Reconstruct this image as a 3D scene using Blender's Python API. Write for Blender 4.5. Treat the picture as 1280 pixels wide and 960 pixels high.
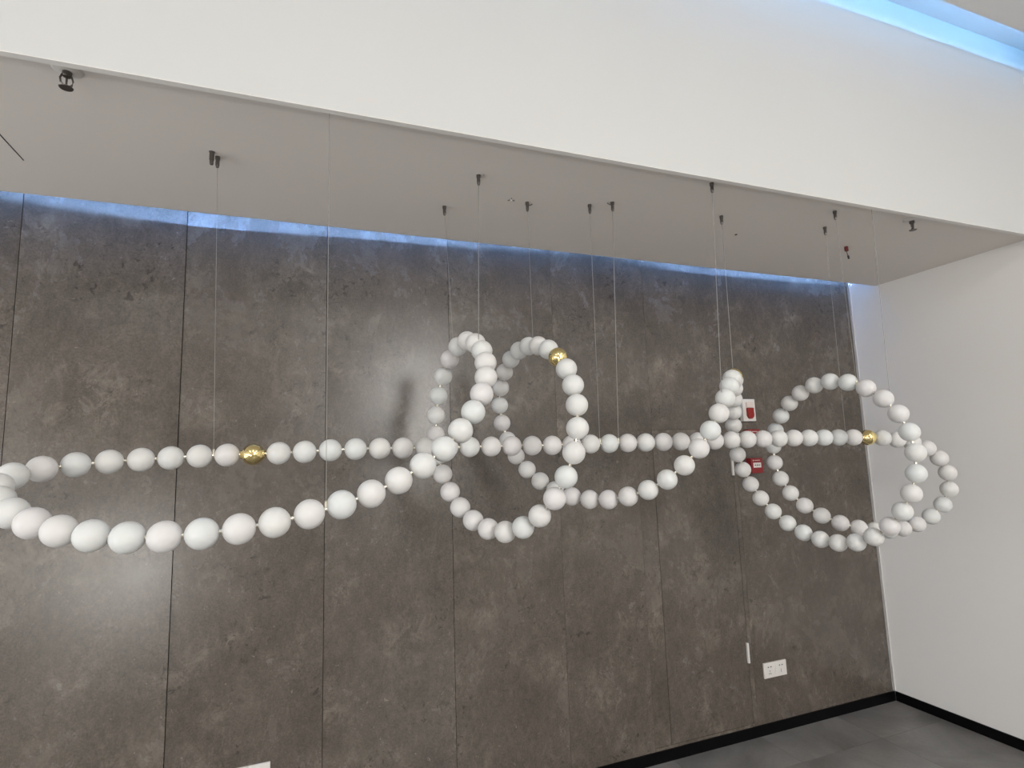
import bpy, bmesh, math, random
from mathutils import Vector, Matrix

random.seed(7)
for o in list(bpy.data.objects):
    bpy.data.objects.remove(o)
scene = bpy.context.scene
COL = scene.collection

# ------------------------------------------------------------------ camera
CAM_H = 1.6547                       # phone held at eye level
FOCAL = 694.17                       # pixels in a 1280 px wide frame
YAW, PITCH, ROLL = 0.3625, 0.1286, -0.0332
_cy, _sy, _cp, _sp = math.cos(YAW), math.sin(YAW), math.cos(PITCH), math.sin(PITCH)
FWD = Vector((_sy*_cp, _cy*_cp, _sp))
_r0 = Vector((_cy, -_sy, 0))
_u0 = _r0.cross(FWD)
RIGHT = math.cos(ROLL)*_r0 + math.sin(ROLL)*_u0
UP = -math.sin(ROLL)*_r0 + math.cos(ROLL)*_u0
cam_data = bpy.data.cameras.new('camera')
cam_data.sensor_width = 36.0
cam_data.lens = FOCAL/1280*36
cam_data.clip_start = 0.02
cam = bpy.data.objects.new('camera', cam_data)
COL.objects.link(cam)
m = Matrix((RIGHT, UP, -FWD)).transposed().to_4x4()
m.translation = (0, 0, CAM_H)
cam.matrix_world = m
scene.camera = cam

# ------------------------------------------------------------------ room sizes (metres)
YW = 2.744        # face of the panelled wall
XR = 3.635        # white side wall
XL = -3.3         # left end of the room
YB = -4.2         # window wall behind the camera
ZC = 2.719        # dropped ceiling over the chandelier
YC = 2.547        # rear edge of that ceiling (light slot behind it)
YF, ZF = 1.606, 2.690   # white fascia: front face and lower edge
ZM = 3.612        # main ceiling of the room
YM = 1.406        # its edge at the light slot in front of the fascia
ZS = 3.772        # top of that slot

# ------------------------------------------------------------------ world, daylight, exposure
world = bpy.data.worlds.new('world')
scene.world = world
world.use_nodes = True
world.node_tree.nodes['Background'].inputs[0].default_value = (0.75, 0.87, 1.0, 1)
world.node_tree.nodes['Background'].inputs[1].default_value = 1.0
vs = scene.view_settings
vs.view_transform = 'Standard'
vs.look = 'None'
vs.gamma = 1.0
vs.use_curve_mapping = False
vs.exposure = -0.14


def window_light(name, loc, rot, sx, sy, radiance, color):
    d = bpy.data.lights.new(name, 'AREA')
    d.shape = 'RECTANGLE'
    d.size, d.size_y = sx, sy
    d.energy = radiance*math.pi*sx*sy
    d.color = color
    o = bpy.data.objects.new(name, d)
    COL.objects.link(o)
    o.location = loc
    o.rotation_euler = rot
    return o


# windows as openings: (centre along wall, width, z0, z1)
WIN_LEFT = (-0.2, 5.4, 0.15, 2.10)           # in the left wall, x = XL (along y)
BACK_OPENINGS = [(1.72, 1.45, 1.5, 3.5), (-2.5, 1.2, 0.02, 0.55)]   # in wall behind camera (along x); low one added, standing in for bright floor
DAY = (1.0, 0.972, 0.925)
c, wd, z0, z1 = WIN_LEFT
window_light('daylight_left_window', (XL - 0.10, c, (z0+z1)/2), (0, math.radians(-90), 0), z1-z0, wd, 2.4, DAY)
for (c, wd, z0, z1), rad in zip(BACK_OPENINGS, (17.5, 56.0)):
    window_light('back_window_and_floor_glow', (c, YB - 0.10, (z0+z1)/2), (math.radians(90), 0, 0), wd, z1-z0, rad, DAY)  # the low opening's light replaces a bright patch of floor
FILL_PANEL_LIGHT = 9.0  # radiance of the added ceiling fill lights
LED_BLUE = (0.25, 0.48, 1.0)
LED_BACK, LED_FRONT = 1700.0, 400.0


# ------------------------------------------------------------------ materials
def new_mat(name, color=(0.8, 0.8, 0.8), rough=0.5, metal=0.0, spec=0.5):
    mt = bpy.data.materials.new(name)
    mt.use_nodes = True
    b = mt.node_tree.nodes['Principled BSDF']
    b.inputs['Base Color'].default_value = (*color, 1)
    b.inputs['Roughness'].default_value = rough
    b.inputs['Metallic'].default_value = metal
    b.inputs['Specular IOR Level'].default_value = spec
    return mt


class Nodes:
    def __init__(self, mt):
        self.t = mt.node_tree
        self.b = self.t.nodes['Principled BSDF']

    def n(self, kind, **kw):
        nd = self.t.nodes.new(kind)
        for k, v in kw.items():
            setattr(nd, k, v)
        return nd

    def put(self, sock, v):
        if isinstance(v, bpy.types.NodeSocket):
            self.t.links.new(v, sock)
        else:
            sock.default_value = v

    def noise(self, vec, scale, detail=4, rough=0.5, dist=0.0):
        nd = self.n('ShaderNodeTexNoise')
        self.put(nd.inputs['Vector'], vec)
        nd.inputs['Scale'].default_value = scale
        nd.inputs['Detail'].default_value = detail
        nd.inputs['Roughness'].default_value = rough
        nd.inputs['Distortion'].default_value = dist
        return nd.outputs['Fac']

    def ramp(self, fac, stops):
        nd = self.n('ShaderNodeValToRGB')
        e = nd.color_ramp.elements
        while len(e) < len(stops):
            e.new(0.5)
        for el, (p, c) in zip(e, stops):
            el.position = p
            el.color = (*c, 1) if len(c) == 3 else c
        self.put(nd.inputs[0], fac)
        return nd.outputs[0]

    def math(self, op, a, b=0.0, clamp=False):
        nd = self.n('ShaderNodeMath', operation=op, use_clamp=clamp)
        self.put(nd.inputs[0], a)
        self.put(nd.inputs[1], b)
        return nd.outputs[0]

    def mix(self, fac, a, b, mode='MIX'):
        nd = self.n('ShaderNodeMix', data_type='RGBA', blend_type=mode)
        self.put(nd.inputs[0], fac)
        self.put(nd.inputs[6], a)
        self.put(nd.inputs[7], b)
        return nd.outputs[2]

    def mapping(self, vec, scale=(1, 1, 1)):
        nd = self.n('ShaderNodeMapping')
        self.put(nd.inputs['Vector'], vec)
        nd.inputs['Scale'].default_value = scale
        return nd.outputs[0]

    def bump(self, height, strength, dist):
        nd = self.n('ShaderNodeBump')
        nd.inputs['Strength'].default_value = strength
        nd.inputs['Distance'].default_value = dist
        self.put(nd.inputs['Height'], height)
        self.t.links.new(nd.outputs[0], self.b.inputs['Normal'])


def grey(v):
    return (v, v, v)


def mat_paint(name, color, rough=0.6, bump=0.12):
    mt = new_mat(name, color, rough, spec=0.35)
    N = Nodes(mt)
    pos = N.n('ShaderNodeNewGeometry').outputs['Position']
    big = N.noise(pos, 0.9, 3)
    cl = N.ramp(big, [(0.3, tuple(c*0.975 for c in color)), (0.7, color)])
    N.put(N.b.inputs['Base Color'], cl)
    N.bump(N.noise(pos, 260, 3), bump, 0.0006)
    return mt


def mat_panel():
    """dark brown-grey cement-look laminate: clouds, pale scuffs, dark pits, slight gloss"""
    mt = new_mat('cement_laminate', rough=0.4, spec=0.5)
    N = Nodes(mt)
    pos = N.n('ShaderNodeNewGeometry').outputs['Position']
    rnd = N.n('ShaderNodeObjectInfo').outputs['Random']
    off = N.n('ShaderNodeCombineXYZ')
    N.put(off.inputs[0], N.math('MULTIPLY', rnd, 13.0))
    N.put(off.inputs[2], N.math('MULTIPLY', rnd, 29.0))
    add = N.n('ShaderNodeVectorMath', operation='ADD')
    N.put(add.inputs[0], pos)
    N.put(add.inputs[1], off.outputs[0])
    v = add.outputs[0]
    cloud = N.noise(N.mapping(v, (1, 1, 0.8)), 3.2, 12, 0.72, 0.3)
    base = N.ramp(cloud, [(0.30, (0.068, 0.057, 0.046)), (0.50, (0.106, 0.090, 0.073)), (0.70, (0.161, 0.138, 0.116))])
    tone = N.noise(v, 1.3, 3, 0.5)
    base = N.mix(N.ramp(tone, [(0.25, grey(0)), (0.75, grey(0.6))]), base, (0.113, 0.093, 0.082, 1))
    # fine trowel streaks
    streak = N.noise(N.mapping(v, (1, 1, 0.55)), 38, 8, 0.75, 0.4)
    base = N.mix(0.55, base, N.ramp(streak, [(0.30, grey(0.30)), (0.5, grey(0.5)), (0.72, grey(0.70))]), 'OVERLAY')
    grain = N.noise(v, 120, 6, 0.8)
    base = N.mix(0.75, base, N.ramp(grain, [(0.30, grey(0.26)), (0.5, grey(0.5)), (0.70, grey(0.74))]), 'OVERLAY')
    # pale scuffs in clusters
    clus = N.ramp(N.noise(v, 3.6, 3, 0.55), [(0.47, grey(0)), (0.70, grey(1))])
    scuf = N.ramp(N.noise(N.mapping(v, (1, 1, 0.8)), 13, 12, 0.82, 0.5), [(0.46, grey(0)), (0.66, grey(1))])
    fac = N.math('MULTIPLY', N.math('MULTIPLY', clus, scuf), 1.0)
    base = N.mix(fac, base, (0.248, 0.216, 0.178, 1))
    # scattered light flecks and dark pits
    fleck = N.ramp(N.noise(v, 48, 3, 0.5, 0.8), [(0.70, grey(0)), (0.76, grey(1))])
    base = N.mix(N.math('MULTIPLY', fleck, 0.5), base, (0.311, 0.279, 0.227, 1))
    clus2 = N.ramp(N.noise(v, 4.6, 2, 0.5), [(0.36, grey(1)), (0.50, grey(0))])
    pit = N.ramp(N.noise(v, 34, 6, 0.6, 0.8), [(0.34, grey(1)), (0.43, grey(0))])
    base = N.mix(N.math('MULTIPLY', N.math('MULTIPLY', pit, clus2), 0.85), base, (0.042, 0.034, 0.028, 1))
    N.put(N.b.inputs['Base Color'], base)
    N.put(N.b.inputs['Roughness'], N.ramp(cloud, [(0.3, grey(0.22)), (0.7, grey(0.30))]))
    N.bump(streak, 0.10, 0.0012)
    return mt


def mat_tile():
    mt = new_mat('floor_tile', rough=0.35)
    N = Nodes(mt)
    pos = N.n('ShaderNodeNewGeometry').outputs['Position']
    rnd = N.n('ShaderNodeObjectInfo').outputs['Random']
    off = N.n('ShaderNodeCombineXYZ')
    N.put(off.inputs[0], N.math('MULTIPLY', rnd, 17.0))
    N.put(off.inputs[1], N.math('MULTIPLY', rnd, 31.0))
    add = N.n('ShaderNodeVectorMath', operation='ADD')
    N.put(add.inputs[0], pos)
    N.put(add.inputs[1], off.outputs[0])
    v = add.outputs[0]
    cl = N.noise(v, 2.4, 8, 0.6, 0.6)
    base = N.ramp(cl, [(0.3, (0.136, 0.130, 0.123)), (0.5, (0.198, 0.190, 0.180)), (0.72, (0.287, 0.273, 0.258))])
    fine = N.noise(v, 60, 5, 0.7)
    base = N.mix(0.5, base, N.ramp(fine, [(0.3, grey(0.42)), (0.7, grey(0.58))]), 'OVERLAY')
    N.put(N.b.inputs['Base Color'], base)
    return mt


def mat_bead():
    mt = new_mat('frosted_opal_glass', (0.8, 0.79, 0.77), 0.42, spec=0.45)
    N = Nodes(mt)
    rnd = N.n('ShaderNodeObjectInfo').outputs['Random']
    tint = N.ramp(rnd, [(0.0, (0.696, 0.674, 0.666)), (0.25, (0.696, 0.688, 0.670)), (0.5, (0.682, 0.696, 0.688)),
                        (0.75, (0.704, 0.696, 0.678)), (1.0, (0.696, 0.670, 0.670))])
    co = N.n('ShaderNodeTexCoord').outputs['Object']
    fro = N.noise(co, 220, 4, 0.6)
    N.put(N.b.inputs['Base Color'], tint)
    N.b.inputs['Subsurface Weight'].default_value = 0.6
    N.b.inputs['Subsurface Radius'].default_value = (1.0, 0.95, 0.9)
    N.b.inputs['Subsurface Scale'].default_value = 0.012
    N.put(N.b.inputs['Roughness'], N.ramp(fro, [(0.3, grey(0.40)), (0.7, grey(0.52))]))
    return mt


def mat_fascia():
    mt = mat_paint('white_fascia_paint', (0.61, 0.61, 0.60))
    # three faint pinkish filler marks near the lower edge
    N = Nodes(mt)
    pos = N.n('ShaderNodeNewGeometry').outputs['Position']
    link = N.b.inputs['Base Color'].links[0].from_socket
    fac = None
    for (x, z) in ((0.148, 2.738), (0.176, 2.742), (0.193, 2.742)):
        d = N.n('ShaderNodeVectorMath', operation='DISTANCE')
        N.put(d.inputs[0], pos)
        d.inputs[1].default_value = (x, YF, z)
        g = N.math('SUBTRACT', 1.0, N.math('DIVIDE', d.outputs['Value'], 0.011), True)
        fac = g if fac is None else N.math('MAXIMUM', fac, g)
    N.put(N.b.inputs['Base Color'], N.mix(N.math('MULTIPLY', fac, 0.5), link, (0.66, 0.58, 0.56, 1)))
    return mt


def mat_emit(name, color, strength):
    mt = new_mat(name, (0.9, 0.9, 0.9), 0.5)
    b = mt.node_tree.nodes['Principled BSDF']
    b.inputs['Emission Color'].default_value = (*color, 1)
    b.inputs['Emission Strength'].default_value = strength
    return mt


M = dict(
    panel=mat_panel(), tile=mat_tile(), bead=mat_bead(), fascia=mat_fascia(),
    wall=mat_paint('white_wall_paint', (0.86, 0.84, 0.815)),
    ceiling=mat_paint('ceiling_paint', (0.80, 0.755, 0.715), 0.75),
    main_ceiling=mat_paint('main_ceiling_paint', (0.65, 0.65, 0.655), 0.75),
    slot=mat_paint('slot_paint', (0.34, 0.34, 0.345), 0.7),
    slot_front=mat_paint('front_slot_paint', (0.70, 0.70, 0.71), 0.7),
    backing=new_mat('dark_joint', (0.02, 0.018, 0.016), 0.8),
    black=new_mat('black_baseboard', (0.003, 0.003, 0.0035), 0.35, spec=0.12),
    silver=new_mat('satin_aluminium', (0.75, 0.75, 0.74), 0.3, 1.0),
    steel=new_mat('brushed_steel', (0.17, 0.155, 0.145), 0.4, 1.0),
    wire=new_mat('steel_cable', (0.27, 0.255, 0.235), 0.5, 0.25),
    brass=new_mat('polished_brass', (0.95, 0.77, 0.36), 0.07, 1.0),
    champagne=new_mat('champagne_metal', (0.93, 0.88, 0.76), 0.22, 1.0),
    plastic=new_mat('white_plastic', (0.74, 0.71, 0.68), 0.4),
    red=new_mat('red_plastic', (0.24, 0.010, 0.013), 0.45),
    dark_red=new_mat('dark_red_sleeve', (0.14, 0.012, 0.014), 0.5),
    red_lens=new_mat('red_lens', (0.28, 0.012, 0.010), 0.15),
    clear=new_mat('pale_lens', (0.74, 0.62, 0.58), 0.2),
    hole=new_mat('dark_hole', (0.03, 0.03, 0.03), 0.6),
    rubber=new_mat('black_rubber', (0.02, 0.02, 0.02), 0.6),
    frame=new_mat('window_frame_metal', (0.10, 0.10, 0.105), 0.4),
    diffuser=mat_emit('fill_light_diffuser', (1.0, 0.97, 0.92), FILL_PANEL_LIGHT),
    led_back=mat_emit('blue_led_back', LED_BLUE, LED_BACK),
    led_front=mat_emit('blue_led_front', (0.22, 0.55, 1.0), LED_FRONT),
)


# ------------------------------------------------------------------ mesh helpers
class MB:
    """collects simple shapes into one mesh"""

    def __init__(self):
        self.bm = bmesh.new()

    def box(self, x0, x1, y0, y1, z0, z1):
        v = [self.bm.verts.new(p) for p in ((x0, y0, z0), (x1, y0, z0), (x1, y1, z0), (x0, y1, z0),
                                            (x0, y0, z1), (x1, y0, z1), (x1, y1, z1), (x0, y1, z1))]
        for f in ((0, 3, 2, 1), (4, 5, 6, 7), (0, 1, 5, 4), (1, 2, 6, 5), (2, 3, 7, 6), (3, 0, 4, 7)):
            self.bm.faces.new([v[i] for i in f])
        return self

    def prism_xz(self, poly, y0, y1):
        """poly: counter-clockwise (x, z) outline seen from -y, extruded from y0 to y1"""
        a = [self.bm.verts.new((x, y0, z)) for x, z in poly]
        b = [self.bm.verts.new((x, y1, z)) for x, z in poly]
        self.bm.faces.new(a)
        self.bm.faces.new(b[::-1])
        n = len(poly)
        for i in range(n):
            self.bm.faces.new((a[i], b[i], b[(i+1) % n], a[(i+1) % n]))
        return self

    def lathe(self, prof, seg=24, mat=None):
        """prof: (radius, z) from bottom to top, turned about z; closed by its end radii"""
        mat = mat or Matrix()
        rings = []
        for r, z in prof:
            if r < 1e-7:
                rings.append([self.bm.verts.new(mat @ Vector((0, 0, z)))])
            else:
                rings.append([self.bm.verts.new(mat @ Vector((r*math.cos(2*math.pi*k/seg), r*math.sin(2*math.pi*k/seg), z)))
                              for k in range(seg)])
        for A, B_ in zip(rings, rings[1:]):
            for k in range(seg):
                j = (k+1) % seg
                if len(A) == 1 and len(B_) > 1:
                    self.bm.faces.new((A[0], B_[j], B_[k]))
                elif len(B_) == 1 and len(A) > 1:
                    self.bm.faces.new((A[k], A[j], B_[0]))
                elif len(A) > 1:
                    self.bm.faces.new((A[k], A[j], B_[j], B_[k]))
        for ring, rev in ((rings[0], True), (rings[-1], False)):
            if len(ring) > 1:
                self.bm.faces.new(ring[::-1] if rev else ring)
        return self

    def tube(self, pts, rad, seg=8):
        pts = [Vector(p) for p in pts]
        rings = []
        for i, p in enumerate(pts):
            t = (pts[min(i+1, len(pts)-1)] - pts[max(i-1, 0)]).normalized()
            a = t.cross(Vector((0, 0, 1)) if abs(t.z) < 0.9 else Vector((1, 0, 0))).normalized()
            b = t.cross(a)
            rings.append([self.bm.verts.new(p + rad*(math.cos(2*math.pi*k/seg)*a + math.sin(2*math.pi*k/seg)*b)) for k in range(seg)])
        for A, B_ in zip(rings, rings[1:]):
            for k in range(seg):
                j = (k+1) % seg
                self.bm.faces.new((A[k], A[j], B_[j], B_[k]))
        self.bm.faces.new(rings[0][::-1])
        self.bm.faces.new(rings[-1])
        return self

    def bevel(self, w, seg=2):
        bmesh.ops.bevel(self.bm, geom=list(self.bm.edges), offset=w, segments=seg, affect='EDGES', profile=0.7)
        return self

    def mesh(self, name, mat, smooth=False):
        bmesh.ops.recalc_face_normals(self.bm, faces=list(self.bm.faces))
        me = bpy.data.meshes.new(name)
        self.bm.to_mesh(me)
        self.bm.free()
        if smooth:
            for p in me.polygons:
                p.use_smooth = True
        me.materials.append(mat)
        return me

    def build(self, name, mat, parent=None, loc=None, smooth=False):
        return link(name, self.mesh(name, mat, smooth), parent, loc)


def link(name, me, parent=None, loc=None):
    o = bpy.data.objects.new(name, me)
    COL.objects.link(o)
    if parent is not None:
        o.parent = parent
    if loc is not None:
        o.location = loc
    return o


def thing(name, label, cat, loc, group=None):
    o = link(name, None, None, loc)
    o.empty_display_size = 0.05
    return tag(o, label, cat, group)


def tag(o, label, cat, group=None):
    o['label'] = label
    o['category'] = cat
    if group:
        o['group'] = group
    return o


def struct(o):
    o['kind'] = 'structure'
    return o


# ------------------------------------------------------------------ the room shell
PT = 0.009                       # panel thickness
# panelled wall: dark backing plus separate panels
wall_back = struct(MB().box(XL, XR, YW + PT, YW + 0.12, 0, 3.02).build('wall_back', M['backing']))
SEAMS = [XL, -2.9, -2.3, -1.7, -1.097, -0.499, 0.100, 0.699, 1.293, 1.898, 2.498, XR - 0.020]
DX0, DX1, DZ0, DZ1 = 1.792, 2.466, 0.075, 1.775     # concealed cabinet door cut into the panels
GAP = 0.0013
TILT = {-1.097: (0.0, 0.008), -0.499: (0.004, 0.0), 0.100: (0.0, 0.009), 0.699: (0.007, 0.0)}   # panels with one edge slightly proud (left, right)
ZB, ZT = 0.0, 2.98
for i in range(len(SEAMS) - 1):
    a = SEAMS[i] + (GAP if SEAMS[i] < 1.0 else 0.0006)
    b = SEAMS[i+1] - (GAP if SEAMS[i+1] < 1.0 else 0.0006)
    if a < DX0 < b:         # L-shaped round the door
        poly = [(a, ZB), (DX0 - GAP, ZB), (DX0 - GAP, DZ1 + GAP), (b, DZ1 + GAP), (b, ZT), (a, ZT)]
        o = MB().prism_xz(poly, YW, YW + PT).build('panel', M['panel'], wall_back)
        MB().box(DX0 - GAP, b, YW, YW + PT, ZB, DZ0 - GAP).build('panel', M['panel'], wall_back)
    elif a < DX1 < b:
        poly = [(a, DZ1 + GAP), (DX1 + GAP, DZ1 + GAP), (DX1 + GAP, ZB), (b, ZB), (b, ZT), (a, ZT)]
        o = MB().prism_xz(poly, YW, YW + PT).build('panel', M['panel'], wall_back)
        MB().box(a, DX1 + GAP, YW, YW + PT, ZB, DZ0 - GAP).build('panel', M['panel'], wall_back)
    else:
        t0, t1 = TILT.get(SEAMS[i], (0.0, 0.0))
        bm = MB().box(a, b, YW, YW + PT, ZB, ZT)
        for v in bm.bm.verts:
            v.co.y -= t0 + (t1 - t0)*(v.co.x - a)/(b - a)
        o = bm.build('panel', M['panel'], wall_back)
# concealed fire-cabinet door, clad in the same laminate
door = struct(link('door_1', None, None, ((DX0 + DX1)/2, YW, DZ0)))
for a, b in ((DX0, 1.898 - GAP), (1.898 + GAP, DX1)):
    MB().box(a - door.location.x, b - door.location.x, 0.0012, PT + 0.0012, 0, DZ1 - DZ0).build('door_panel', M['panel'], door)
for z0, z1 in ((1.492, 1.592), (0.408, 0.520)):
    h = MB().box(-0.006, 0.006, -0.010, 0.004, 0, z1 - z0).bevel(0.002).build('hinge', M['plastic'], door,
                                                                      (DX1 - 0.004 - door.location.x, 0, z0 - DZ0))
    h['label'] = 'slim white hinge bar on the door edge'

mb = MB().box(XR, XR + 0.12, YB, 0.98, 0, 3.9).box(XR, XR + 0.12, 0.98, YF + 0.021, 0, 3.60).box(XR, XR + 0.12, YF + 0.021, YW + 0.12, 0, 3.9)
wall_right = struct(mb.box(XR + 0.12, XR + 0.16, 0.9, YF + 0.1, 3.4, 3.9).build('wall_right', M['wall']))


def wall_with_windows(name, along, fixed0, fixed1, lo, hi, zt, wins):
    """wall slab with rectangular openings; along = 'x' or 'y'"""
    mb = MB()

    def slab(a, b, z0, z1):
        if b - a < 1e-4 or z1 - z0 < 1e-4:
            return
        if along == 'x':
            mb.box(a, b, fixed0, fixed1, z0, z1)
        else:
            mb.box(fixed0, fixed1, a, b, z0, z1)
    edges = sorted({lo, hi} | {c - wd/2 for c, wd, _, _ in wins} | {c + wd/2 for c, wd, _, _ in wins})
    for a, b in zip(edges, edges[1:]):
        z = 0
        for c, wd, z0, z1 in sorted(wins, key=lambda q: q[2]):
            if c - wd/2 < (a + b)/2 < c + wd/2:
                slab(a, b, z, z0)
                z = z1
        slab(a, b, z, zt)
    return struct(mb.build(name, M['wall']))


wall_with_windows('wall_left', 'y', XL - 0.12, XL, YB, YW + 0.12, 3.9, [WIN_LEFT])
wall_with_windows('wall_front', 'x', YB - 0.12, YB, XL - 0.12, XR + 0.12, 3.9, BACK_OPENINGS)


def window_frame(n, along, fixed, c, wd, z0, z1, bays):
    w = struct(link('window_%d' % n, None, None, (c, fixed, z0) if along == 'x' else (fixed, c, z0)))
    t, h = 0.03, z1 - z0

    def bar(a, b, q0, q1):
        (MB().box(a, b, -0.03, 0.02, q0, q1) if along == 'x' else MB().box(-0.03, 0.02, a, b, q0, q1)).build('window_frame', M['frame'], w)
    bar(-wd/2, wd/2, 0, 2*t)
    bar(-wd/2, wd/2, h - 2*t, h)
    for k in range(bays + 1):
        x = -wd/2 + t + (wd - 2*t)*k/bays
        bar(x - t, x + t, 2*t, h - 2*t)


window_frame(1, 'y', XL - 0.04, *WIN_LEFT, 4)
window_frame(2, 'x', YB - 0.04, *BACK_OPENINGS[0], 1)
window_frame(3, 'x', YB - 0.04, *BACK_OPENINGS[1], 2)  # low opening added in place of a bright floor patch

# floor: screed plus single tiles
floor = struct(MB().box(XL, XR, YB, YW + PT, -0.12, -0.008).build('floor', M['backing']))
TS, JG = 0.60, 0.0015
tile_me = {}
x = 1.898 - TS*9
while x < XR:
    y = 2.444 - TS*12
    while y < YW + PT:
        x0, x1, y0, y1 = max(x, XL) + JG/2, min(x + TS, XR) - JG/2, max(y, YB) + JG/2, min(y + TS, YW + PT) - JG/2
        if x1 - x0 > 0.01 and y1 - y0 > 0.01:
            key = (round(x1 - x0, 3), round(y1 - y0, 3))
            if key not in tile_me:
                tile_me[key] = MB().box(0, x1 - x0, 0, y1 - y0, -0.008, 0).mesh('tile', M['tile'])
            link('tile', tile_me[key], floor, (x0, y0, 0))
        y += TS
    x += TS

# baseboards and corner trims
struct(MB().box(XL, XR - 0.010, YW - 0.008, YW, 0, 0.058).build('baseboard_back', M['black']))
struct(MB().box(XR - 0.008, XR, YB, YW - 0.010, 0, 0.058).build('baseboard_right', M['black']))
struct(MB().box(XR - 0.010, XR - 0.004, YW - 0.010, YW - 0.004, 0, 0.060).build('trim_1', M['silver']))
struct(MB().box(XR - 0.019, XR - 0.012, YW - 0.002, YW + PT, 0.058, ZT).build('trim_2', M['silver']))

struct(MB().box(XR - 0.003, XR, YW - 0.006, YW, 0.060, ZT).build('trim_4', M['plastic']))

# dropped ceiling with its rear lip, light slot behind it
mb = MB().box(XL, XR, YF + 0.0215, YC, ZC, ZC + 0.014)
mb.box(XL, XR, YC - 0.012, YC, ZC + 0.014, 2.780)
struct(mb.build('ceiling', M['ceiling']))
struct(MB().box(XL, XR, YF + 0.0215, YW + 0.12, 3.02, 3.06).build('ceiling_slot_back', M['slot']))
# fascia beam
struct(MB().box(XL, XR, YF, YF + 0.021, ZF, ZS).box(XR, XR + 0.12, YF, YF + 0.021, 3.60, ZS).build('trim_3', M['fascia']))
MB().box(XL, XR, YF + 0.0005, YF + 0.0212, ZF - 0.0018, ZF).build('corner_bead', M['wall'], bpy.data.objects['trim_3'])
# main ceiling with upstand, and the slot over its edge
mb = MB().box(XL, XR, YB, YM, ZM, ZM + 0.014).box(XR, XR + 0.12, 0.98, YM, ZM, ZM + 0.014)
mb.box(XL, XR + 0.12, YM - 0.012, YM, ZM + 0.014, 3.662)
struct(mb.build('ceiling_main', M['main_ceiling']))
struct(MB().box(XL, XR + 0.12, 1.0, YF + 0.021, ZS, ZS + 0.04).box(XL, XR, 0.98, 1.0, ZM + 0.014, ZS + 0.04).build('ceiling_slot_front', M['slot_front']))

# ------------------------------------------------------------------ blue LED strips lying in the slots
def interp(tab, x):
    for (a, va), (b, vb) in zip(tab, tab[1:]):
        if a <= x <= b:
            return va + (vb - va)*(x - a)/(b - a)
    return tab[0][1] if x < tab[0][0] else tab[-1][1]


D_LED = 0.08
# height on the wall where its light is cut off by the lip, along x (the strip sags and waves)
CUT = [(-3.3, 2.76), (-1.3, 2.782), (-1.17, 2.772), (-0.90, 2.753), (-0.51, 2.728), (-0.29, 2.737), (0.1, 2.752), (0.37, 2.757), (0.70, 2.757),
       (1.05, 2.778), (1.31, 2.795), (1.6, 2.806), (1.9, 2.793), (2.07, 2.772), (2.3, 2.756), (2.49, 2.751), (2.89, 2.761), (3.17, 2.767), (3.6, 2.781)]
pts = []
for k in range(84):
    x = XL + 0.05 + (XR - 0.06 - XL - 0.05)*k/83
    pts.append((x, YC - D_LED, 2.780 + (2.780 - interp(CUT, x))*D_LED/(YW - YC)))
o = MB().tube(pts, 0.0010, 6).build('led_strip', M['led_back'])
tag(o, 'thin blue LED strip glowing in the slot above the dark panelled wall', 'light strip')
pts = []
for k in range(90):
    x = XL + 0.05 + (XR + 0.05 - XL - 0.05)*k/89
    pts.append((x, YM - D_LED, 3.662 + (3.662 - (3.645 - 0.05*min(1.0, max(0, 2.2 - x))))*D_LED/(YF - YM)))
o = MB().tube(pts, 0.0010, 6).build('led_strip', M['led_front'])
tag(o, 'thin blue LED strip glowing in the slot above the white fascia', 'light strip')

# square panel lights added out of view to brighten fascia, beads and lower wall
for r, (yy, row) in enumerate(((-0.5, 'row beside the light slot'), (-2.0, 'row by the window wall'))):
    for xx, side in ((-1.9, 'window side'), (0.0, 'centre'), (1.9, 'white wall side')):
        t = thing('fill_panel_light', 'added square fill light, unseen, in the main ceiling, %s, %s' % (row, side), 'light', (xx, yy, ZM), 'added fill lights in the main ceiling')
        MB().box(-0.32, 0.32, -0.32, 0.32, -0.012, 0.0).build('frame', M['plastic'], t)
        MB().box(-0.30, 0.30, -0.30, 0.30, -0.016, -0.012).build('diffuser', M['diffuser'], t)

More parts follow.
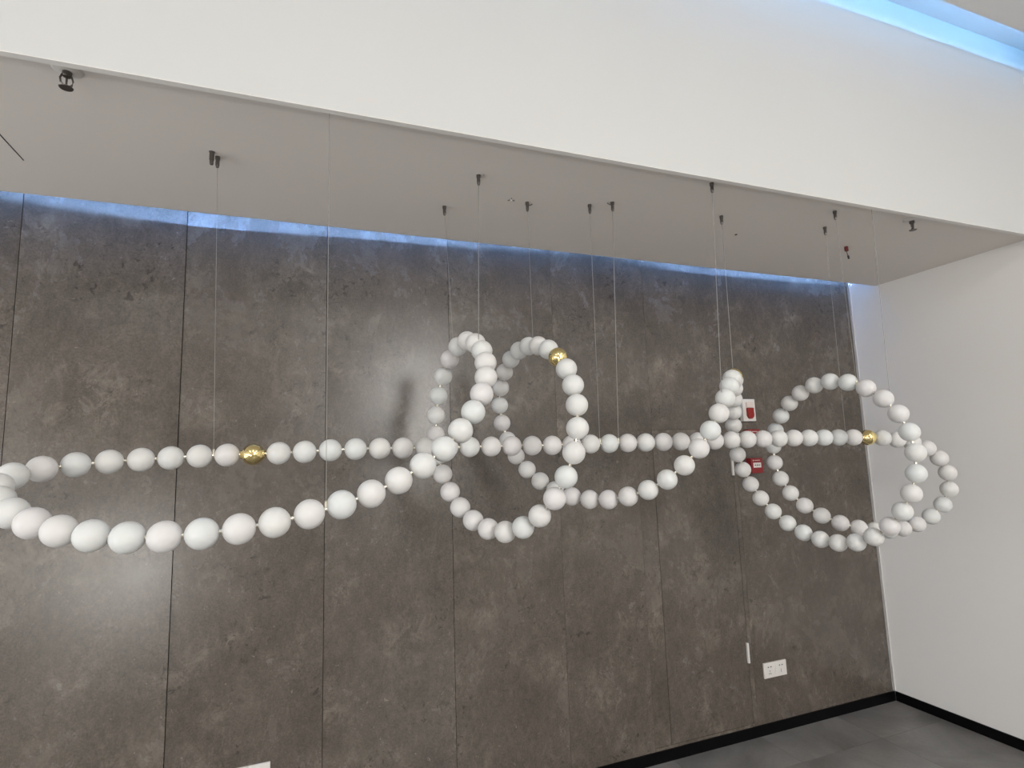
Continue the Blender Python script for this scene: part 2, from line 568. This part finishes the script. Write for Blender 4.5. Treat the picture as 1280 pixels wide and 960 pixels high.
# ------------------------------------------------------------------ the bead chandelier
BEADS = [
    (-0.761,1.972,1.644),(-0.720,2.042,1.662),(-0.653,2.092,1.672),(-0.574,2.120,1.678),(-0.490,2.129,1.682),(-0.406,2.128,1.685),(-0.321,2.120,1.688),
    (-0.237,2.108,1.689),(-0.156,2.091,1.689),(-0.075,2.074,1.690),(0.008,2.062,1.692),(0.092,2.056,1.695),(0.177,2.054,1.697),(0.261,2.056,1.697),
    (0.344,2.057,1.696),(0.428,2.057,1.695),(0.513,2.054,1.694),(0.597,2.050,1.694),(0.681,2.045,1.693),(0.764,2.040,1.693),(0.848,2.035,1.692),
    (0.932,2.029,1.691),(1.016,2.024,1.691),(1.099,2.019,1.692),(1.183,2.013,1.692),(1.267,2.007,1.692),(1.351,2.001,1.692),(1.435,1.995,1.692),
    (1.519,1.988,1.692),(1.603,1.981,1.691),(1.687,1.974,1.691),(1.771,1.967,1.692),(1.855,1.960,1.693),(1.939,1.953,1.693),(2.023,1.946,1.693),
    (2.106,1.939,1.693),(2.190,1.931,1.692),(2.274,1.923,1.691),(2.358,1.915,1.690),(2.442,1.906,1.688),(2.526,1.897,1.686),(2.609,1.886,1.681),
    (2.692,1.874,1.671),(2.773,1.859,1.655),(2.851,1.844,1.625),(2.917,1.834,1.574),(2.962,1.833,1.503),(2.978,1.846,1.422),(2.957,1.871,1.347),
    (2.905,1.900,1.291),(2.833,1.925,1.257),(2.752,1.941,1.240),(2.668,1.950,1.236),(2.586,1.959,1.242),(2.506,1.980,1.257),(2.434,2.017,1.281),
    (2.376,2.067,1.316),(2.332,2.121,1.363),(2.302,2.172,1.423),(2.286,2.211,1.495),(2.279,2.233,1.576),(2.279,2.232,1.660),(2.280,2.209,1.740),
    (2.280,2.165,1.811),(2.280,2.105,1.870),(2.280,2.034,1.913),(2.283,1.954,1.941),(2.288,1.871,1.948),(2.296,1.789,1.933),(2.306,1.714,1.897),
    (2.317,1.650,1.844),(2.329,1.602,1.776),(2.336,1.571,1.698),(2.338,1.558,1.614),(2.334,1.563,1.530),(2.325,1.586,1.449),(2.314,1.624,1.375),
    (2.302,1.677,1.311),(2.290,1.744,1.261),(2.279,1.820,1.229),(2.269,1.902,1.217),(2.259,1.985,1.223),(2.246,2.065,1.245),(2.226,2.135,1.284),
    (2.197,2.190,1.338),(2.159,2.225,1.403),(2.118,2.241,1.474),(2.078,2.242,1.548),(2.041,2.230,1.624),(2.008,2.205,1.698),(1.976,2.170,1.767),
    (1.942,2.126,1.830),(1.904,2.074,1.885),(1.859,2.018,1.929),(1.808,1.958,1.958),(1.750,1.897,1.965),(1.689,1.841,1.946),(1.630,1.795,1.907),
    (1.574,1.761,1.854),(1.520,1.742,1.793),(1.468,1.737,1.726),(1.418,1.749,1.659),(1.366,1.776,1.597),(1.313,1.817,1.545),(1.259,1.868,1.506),
    (1.205,1.928,1.481),(1.154,1.994,1.468),(1.106,2.063,1.467),(1.060,2.132,1.478),(1.016,2.200,1.503),(0.975,2.263,1.541),(0.938,2.319,1.592),
    (0.906,2.366,1.654),(0.880,2.400,1.727),(0.861,2.417,1.806),(0.850,2.410,1.888),(0.846,2.378,1.965),(0.848,2.325,2.030),(0.854,2.255,2.076),
    (0.863,2.176,2.100),(0.872,2.092,2.103),(0.880,2.010,2.089),(0.888,1.931,2.059),(0.893,1.859,2.016),(0.894,1.795,1.961),(0.891,1.743,1.895),
    (0.883,1.705,1.821),(0.870,1.684,1.740),(0.851,1.682,1.658),(0.826,1.698,1.579),(0.796,1.731,1.508),(0.760,1.780,1.449),(0.722,1.842,1.407),
    (0.681,1.913,1.387),(0.642,1.987,1.392),(0.606,2.058,1.419),(0.574,2.122,1.464),(0.549,2.177,1.522),(0.531,2.222,1.591),(0.521,2.256,1.668),
    (0.518,2.279,1.750),(0.523,2.289,1.833),(0.533,2.282,1.916),(0.547,2.253,1.994),(0.564,2.201,2.059),(0.581,2.130,2.098),(0.596,2.048,2.104),
    (0.605,1.968,2.079),(0.606,1.896,2.037),(0.598,1.832,1.982),(0.580,1.777,1.922),(0.549,1.731,1.859),(0.507,1.693,1.797),(0.456,1.663,1.737),
    (0.397,1.640,1.682),(0.330,1.623,1.635),(0.257,1.609,1.596),(0.180,1.597,1.564),(0.101,1.586,1.540),(0.020,1.579,1.521),(-0.063,1.575,1.506),
    (-0.145,1.575,1.496),(-0.228,1.582,1.490),(-0.310,1.594,1.488),(-0.391,1.613,1.490),(-0.471,1.638,1.498),(-0.546,1.672,1.511),(-0.615,1.715,1.530),
    (-0.677,1.766,1.554),(-0.730,1.824,1.584),(-0.763,1.894,1.616),
]
GOLD = {8, 40, 95, 123}
BD = 0.0775
NB = len(BEADS)
chand = thing('bead_chandelier', 'long looping chandelier of frosted white beads hanging on steel cables', 'chandelier', (1.0, 1.95, 1.20))
ROOT = Vector(chand.location)


def ball_profile(r, hole, n=14):
    a0 = math.asin(hole/r)
    out = []
    for k in range(n + 1):
        a = a0 + (math.pi - 2*a0)*k/n
        out.append((r*math.sin(a), -r*math.cos(a)))
    return out


bead_me = MB().lathe(ball_profile(BD/2, 0.005), 28).mesh('glass_bead', M['bead'], True)
gp = ball_profile(0.0365, 0.013, 18)
gold_prof = [(0.0125, -0.0385), (0.0140, -0.0385), (0.0140, -0.0345)] + gp[1:-1] + [(0.0140, 0.0345), (0.0140, 0.0385), (0.0125, 0.0385)]
gold_me = MB().lathe(gold_prof, 36).mesh('gold_bead', M['brass'], True)
conn_me = MB().lathe([(0.0046, -0.009), (0.0046, -0.0024), (0.0062, -0.0020), (0.0062, 0.0020), (0.0046, 0.0024), (0.0046, 0.009)], 12).mesh('connector', M['champagne'])

P = [Vector(p) for p in BEADS]
for i in range(NB):
    prv, nxt = P[i-1], P[(i+1) % NB]
    axis = (nxt - prv).normalized()
    q = axis.to_track_quat('Z', 'Y')
    o = link('gold_bead' if i in GOLD else 'glass_bead', gold_me if i in GOLD else bead_me, chand, P[i] - ROOT)
    o.rotation_mode = 'QUATERNION'
    o.rotation_quaternion = q
    if i in GOLD:
        o['label'] = 'polished gold bead'
    # the metal link towards the next bead
    mid = (P[i] + nxt)/2
    cq = (nxt - P[i]).normalized().to_track_quat('Z', 'Y')
    cn = link('connector', conn_me, o, q.inverted() @ (mid - P[i]))
    cn.rotation_mode = 'QUATERNION'
    cn.rotation_quaternion = q.inverted() @ cq

# suspension cables: ceiling point, pair of beads they hook between, radius, tail direction or None
CABLES = [((-0.290, 2.045), 6, 7, 0.0008, None), ((0.613, 1.902), 147, 148, 0.0014, (0.6, -0.6)), ((0.552, 2.198), 144, 145, 0.0008, None),
          ((0.878, 2.061), 120, 121, 0.0008, (0.9, 0.1)), ((1.146, 2.005), 23, 24, 0.0010, None), ((1.230, 1.957), 24, 25, 0.0014, (-0.9, 0.1)),
          ((1.530, 1.689), 98, 99, 0.0014, None), ((1.792, 1.934), 95, 95, 0.0013, None), ((2.389, 1.892), 38, 39, 0.0007, None),
          ((2.271, 1.740), 68, 69, 0.0007, (-0.7, -0.4)), ((2.372, 1.640), 70, 71, 0.0010, None), ((0.062, 1.640), 158, 159, 0.0010, None)]
grip_me = MB().lathe([(0.0045, -0.040), (0.0065, -0.031), (0.0065, -0.012), (0.0082, -0.010), (0.0082, -0.001), (0.0082, 0.0)], 14).mesh('ceiling_grip', M['steel'])
hook_me = MB().lathe([(0.002, -0.012), (0.0042, -0.010), (0.0042, 0.008), (0.002, 0.011)], 10).mesh('hook', M['champagne'])
for (cx, cy), i, j, rad, tail in CABLES:
    top = Vector((cx, cy, ZC))
    if i == j:
        att = P[i] + Vector((0, 0, 0.0365))
    else:
        att = (P[i] + P[j])/2 + Vector((0, 0, 0.004))
    c = MB().tube([(0, 0, -0.012), att - top], rad, 6).build('suspension_cable', M['wire'], chand, top - ROOT)
    g = link('ceiling_grip', grip_me, c, (0, 0, 0))
    if cy < 1.65:
        g.scale = (1, 1, 0.45)          # short grips tucked behind the fascia edge
    if i != j:
        link('hook', hook_me, c, att - top + Vector((0, 0, 0.008)))
    if tail:
        d = Vector((tail[0], tail[1], 0)).normalized()
        MB().tube([(d.x*0.005, d.y*0.005, -0.012), (d.x*0.014, d.y*0.014, -0.011), (d.x*0.024, d.y*0.024, -0.004)], 0.0022, 6).build('cable_tail', M['steel'], c)
# power feed gland beside the first grip
c = MB().lathe([(0.0050, -0.046), (0.0062, -0.044), (0.0062, -0.030), (0.0078, -0.029), (0.0078, -0.002), (0.0100, 0.0)], 14).build('power_feed', M['steel'], chand, Vector((-0.304, 2.017, ZC)) - ROOT)

# ------------------------------------------------------------------ fittings in the dropped ceiling
def sprinkler(x, y, rot, label, bent):
    t = thing('fire_sprinkler', label, 'sprinkler', (x, y, ZC), 'ceiling sprinklers')
    t.rotation_euler = (0, 0, rot)
    MB().lathe([(0.016, -0.009), (0.030, -0.005), (0.036, 0.0)], 24).build('escutcheon', M['plastic'], t, smooth=False)
    MB().lathe([(0.009, -0.022), (0.011, -0.020), (0.011, -0.007)], 16).build('body', M['steel'], t)
    for s in (-1, 1):
        MB().tube([(s*0.010, 0, -0.018), (s*0.014, 0, -0.030), (s*0.012, 0, -0.042), (s*0.004, 0, -0.050)], 0.0024, 8).build('frame_arm', M['steel'], t)
    MB().lathe([(0.0022, -0.048), (0.0026, -0.034), (0.0022, -0.020)], 8).build('glass_bulb', M['red_lens'] if bent else M['steel'], t)
    MB().lathe([(0.0155, -0.0545), (0.0165, -0.053), (0.006, -0.050), (0.005, -0.047)], 20).build('deflector', M['steel'], t)
    return t


sprinkler(-0.603, 1.684, 0.5, 'small steel fire sprinkler beside the square access hatch in the ceiling', False)
sprinkler(2.728, 1.700, 0.9, 'small steel fire sprinkler in the ceiling by the white side wall', False)

# access hatch: flush board with a dark joint on one side
h = thing('access_hatch', 'square white access hatch set in the grey ceiling', 'hatch', (-1.137, 2.040, ZC))
MB().box(-0.2225, 0.2225, -0.222, 0.222, -0.0012, 0.0).build('hatch_board', M['ceiling'], h)
MB().box(0.2230, 0.2262, -0.222, 0.222, -0.0006, 0.0).build('joint', M['hole'], h)

# loose wire end with a red sleeve
t = thing('wire_end', 'short black wire with red sleeve dangling from the ceiling', 'wire', (2.742, 2.058, ZC))
MB().lathe([(0.0085, -0.026), (0.0095, -0.024), (0.0095, -0.002), (0.0075, 0.0)], 12).build('sleeve', M['dark_red'], t)['label'] = 'dark red sleeve'
MB().tube([(0, 0, -0.025), (0.002, 0, -0.038), (0.007, 0, -0.052)], 0.0018, 6).build('wire', M['rubber'], t)
MB().tube([(0.007, 0, -0.050), (0.011, 0, -0.068)], 0.0048, 8).build('plug', M['rubber'], t)

# leftover ceiling anchors
t = thing('ceiling_anchor', 'empty white ceiling anchor with bent tabs near a cable grip', 'anchor', (0.803, 2.053, ZC))
MB().lathe([(0.003, -0.009), (0.004, -0.008), (0.004, 0.0)], 10).build('plug', M['plastic'], t)
for a in (0.3, 2.5, 4.4):
    MB().tube([(0, 0, -0.002), (0.016*math.cos(a), 0.016*math.sin(a), -0.004)], 0.0018, 6).build('tab', M['steel'], t)
t = thing('screw', 'tiny dark screw head left alone in the grey ceiling', 'screw', (2.021, 2.091, ZC))
MB().lathe([(0.003, -0.004), (0.0065, -0.003), (0.0065, 0.0)], 12).build('head', M['steel'], t)

# ------------------------------------------------------------------ fittings on the panelled wall
def socket(x, z, label, group, five):
    """86 mm socket plate, centre x, bottom z"""
    t = thing('wall_socket', label, 'socket', (x, YW, z), group)
    MB().box(-0.0428, 0.0428, -0.009, 0, 0, 0.086).bevel(0.003).build('faceplate', M['plastic'], t)
    hm = M['hole']
    for s in (-1, 1):
        MB().box(s*0.010 - 0.0045, s*0.010 + 0.0045, -0.0094, -0.0088, 0.058, 0.0635).build('slot', hm, t)
    if five:
        MB().box(-0.0045, 0.0045, -0.0094, -0.0088, 0.0365, 0.040).build('slot', hm, t)
        for s in (-1, 1):
            MB().prism_xz([(s*0.008 - 0.002, 0.020), (s*0.008 + 0.002, 0.020), (s*0.008 + 0.002 - s*0.004, 0.028), (s*0.008 - 0.002 - s*0.004, 0.028)],
                          -0.0094, -0.0088).build('slot', hm, t)
    else:
        MB().box(-0.0012, 0.0012, -0.0094, -0.0088, 0.020, 0.040).build('slot', hm, t)


socket(2.6085, 0.304, 'white socket plate with three-pin slots near the floor, beside the lower hinge bar', 'sockets by the corner', True)
socket(2.6945, 0.304, 'white socket plate with a single centre slit, on the corner side of its twin', 'sockets by the corner', False)
socket(-0.236, 0.325, 'white socket plate low on the dark wall, farther from the corner', 'sockets under the long loop', True)
socket(-0.150, 0.325, 'white socket plate low on the dark wall touching its twin, nearer the corner', 'sockets under the long loop', False)

# sounder with a red strobe lens
t = thing('alarm_strobe', 'white wall plate with a rounded red strobe lens above the red call points', 'alarm', (2.605, YW, 1.820))
MB().box(-0.049, 0.049, -0.030, 0, 0, 0.138).bevel(0.004).build('housing', M['plastic'], t)


def capsule(w, z0, z1, round_bottom=True, n=12):
    pts = [(w, z1), (-w, z1)]
    if round_bottom:
        pts += [(-w*math.cos(math.pi*k/n), z0 + w - w*math.sin(math.pi*k/n)) for k in range(n + 1)]
    else:
        pts += [(-w, z0), (w, z0)]
    return pts


MB().prism_xz(capsule(0.0245, 0.014, 0.082), -0.045, -0.029).bevel(0.004).build('lens', M['red_lens'], t)['label'] = 'red strobe lens'
MB().prism_xz(capsule(0.0245, 0.084, 0.118, False), -0.038, -0.029).bevel(0.003).build('upper_lens', M['clear'], t)
for k in range(3):
    MB().box(-0.021, 0.021, -0.0395, -0.037, 0.090 + 0.009*k, 0.0925 + 0.009*k).build('grille_bar', M['plastic'], t)


def call_point(z, label, detail):
    t = thing('call_point', label, 'alarm', (2.618, YW, z), 'red call points')
    MB().box(-0.045, 0.045, -0.042, 0, 0, 0.092).bevel(0.003).build('housing', M['red'], t)
    pl = MB().box(-0.030, 0.030, -0.0432, -0.0415, 0.034, 0.064).build('press_plate', M['plastic'], t)
    pl['label'] = 'white press plate with black arrows'
    y0, y1 = -0.0440, -0.0430
    MB().lathe([(0.0045, -0.0005), (0.0045, 0.0005)], 14, Matrix.Translation((0, -0.0435, 0.049)) @ Matrix.Rotation(math.pi/2, 4, 'X')).build('dot', M['hole'], pl)
    for s in (-1, 1):
        tri = [(s*0.009, 0.049), (s*0.016, 0.044), (s*0.016, 0.054)]
        if s < 0:
            tri = tri[::-1]
        MB().prism_xz(tri, y0, y1).box(min(s*0.016, s*0.022), max(s*0.016, s*0.022), y0, y1, 0.0475, 0.0505).build('arrow', M['hole'], pl)
    MB().box(-0.018, 0.022, y0, -0.0415, 0.0765, 0.0795).build('legend', M['plastic'], t)
    MB().lathe([(0.004, -0.0005), (0.004, 0.0005)], 12, Matrix.Translation((-0.028, -0.0424, 0.078)) @ Matrix.Rotation(math.pi/2, 4, 'X')).build('lamp', M['plastic'], t)


call_point(1.677, 'red call point box close under the white strobe plate', True)
call_point(1.500, 'red call point box with white press plate below the straight bead row', True)
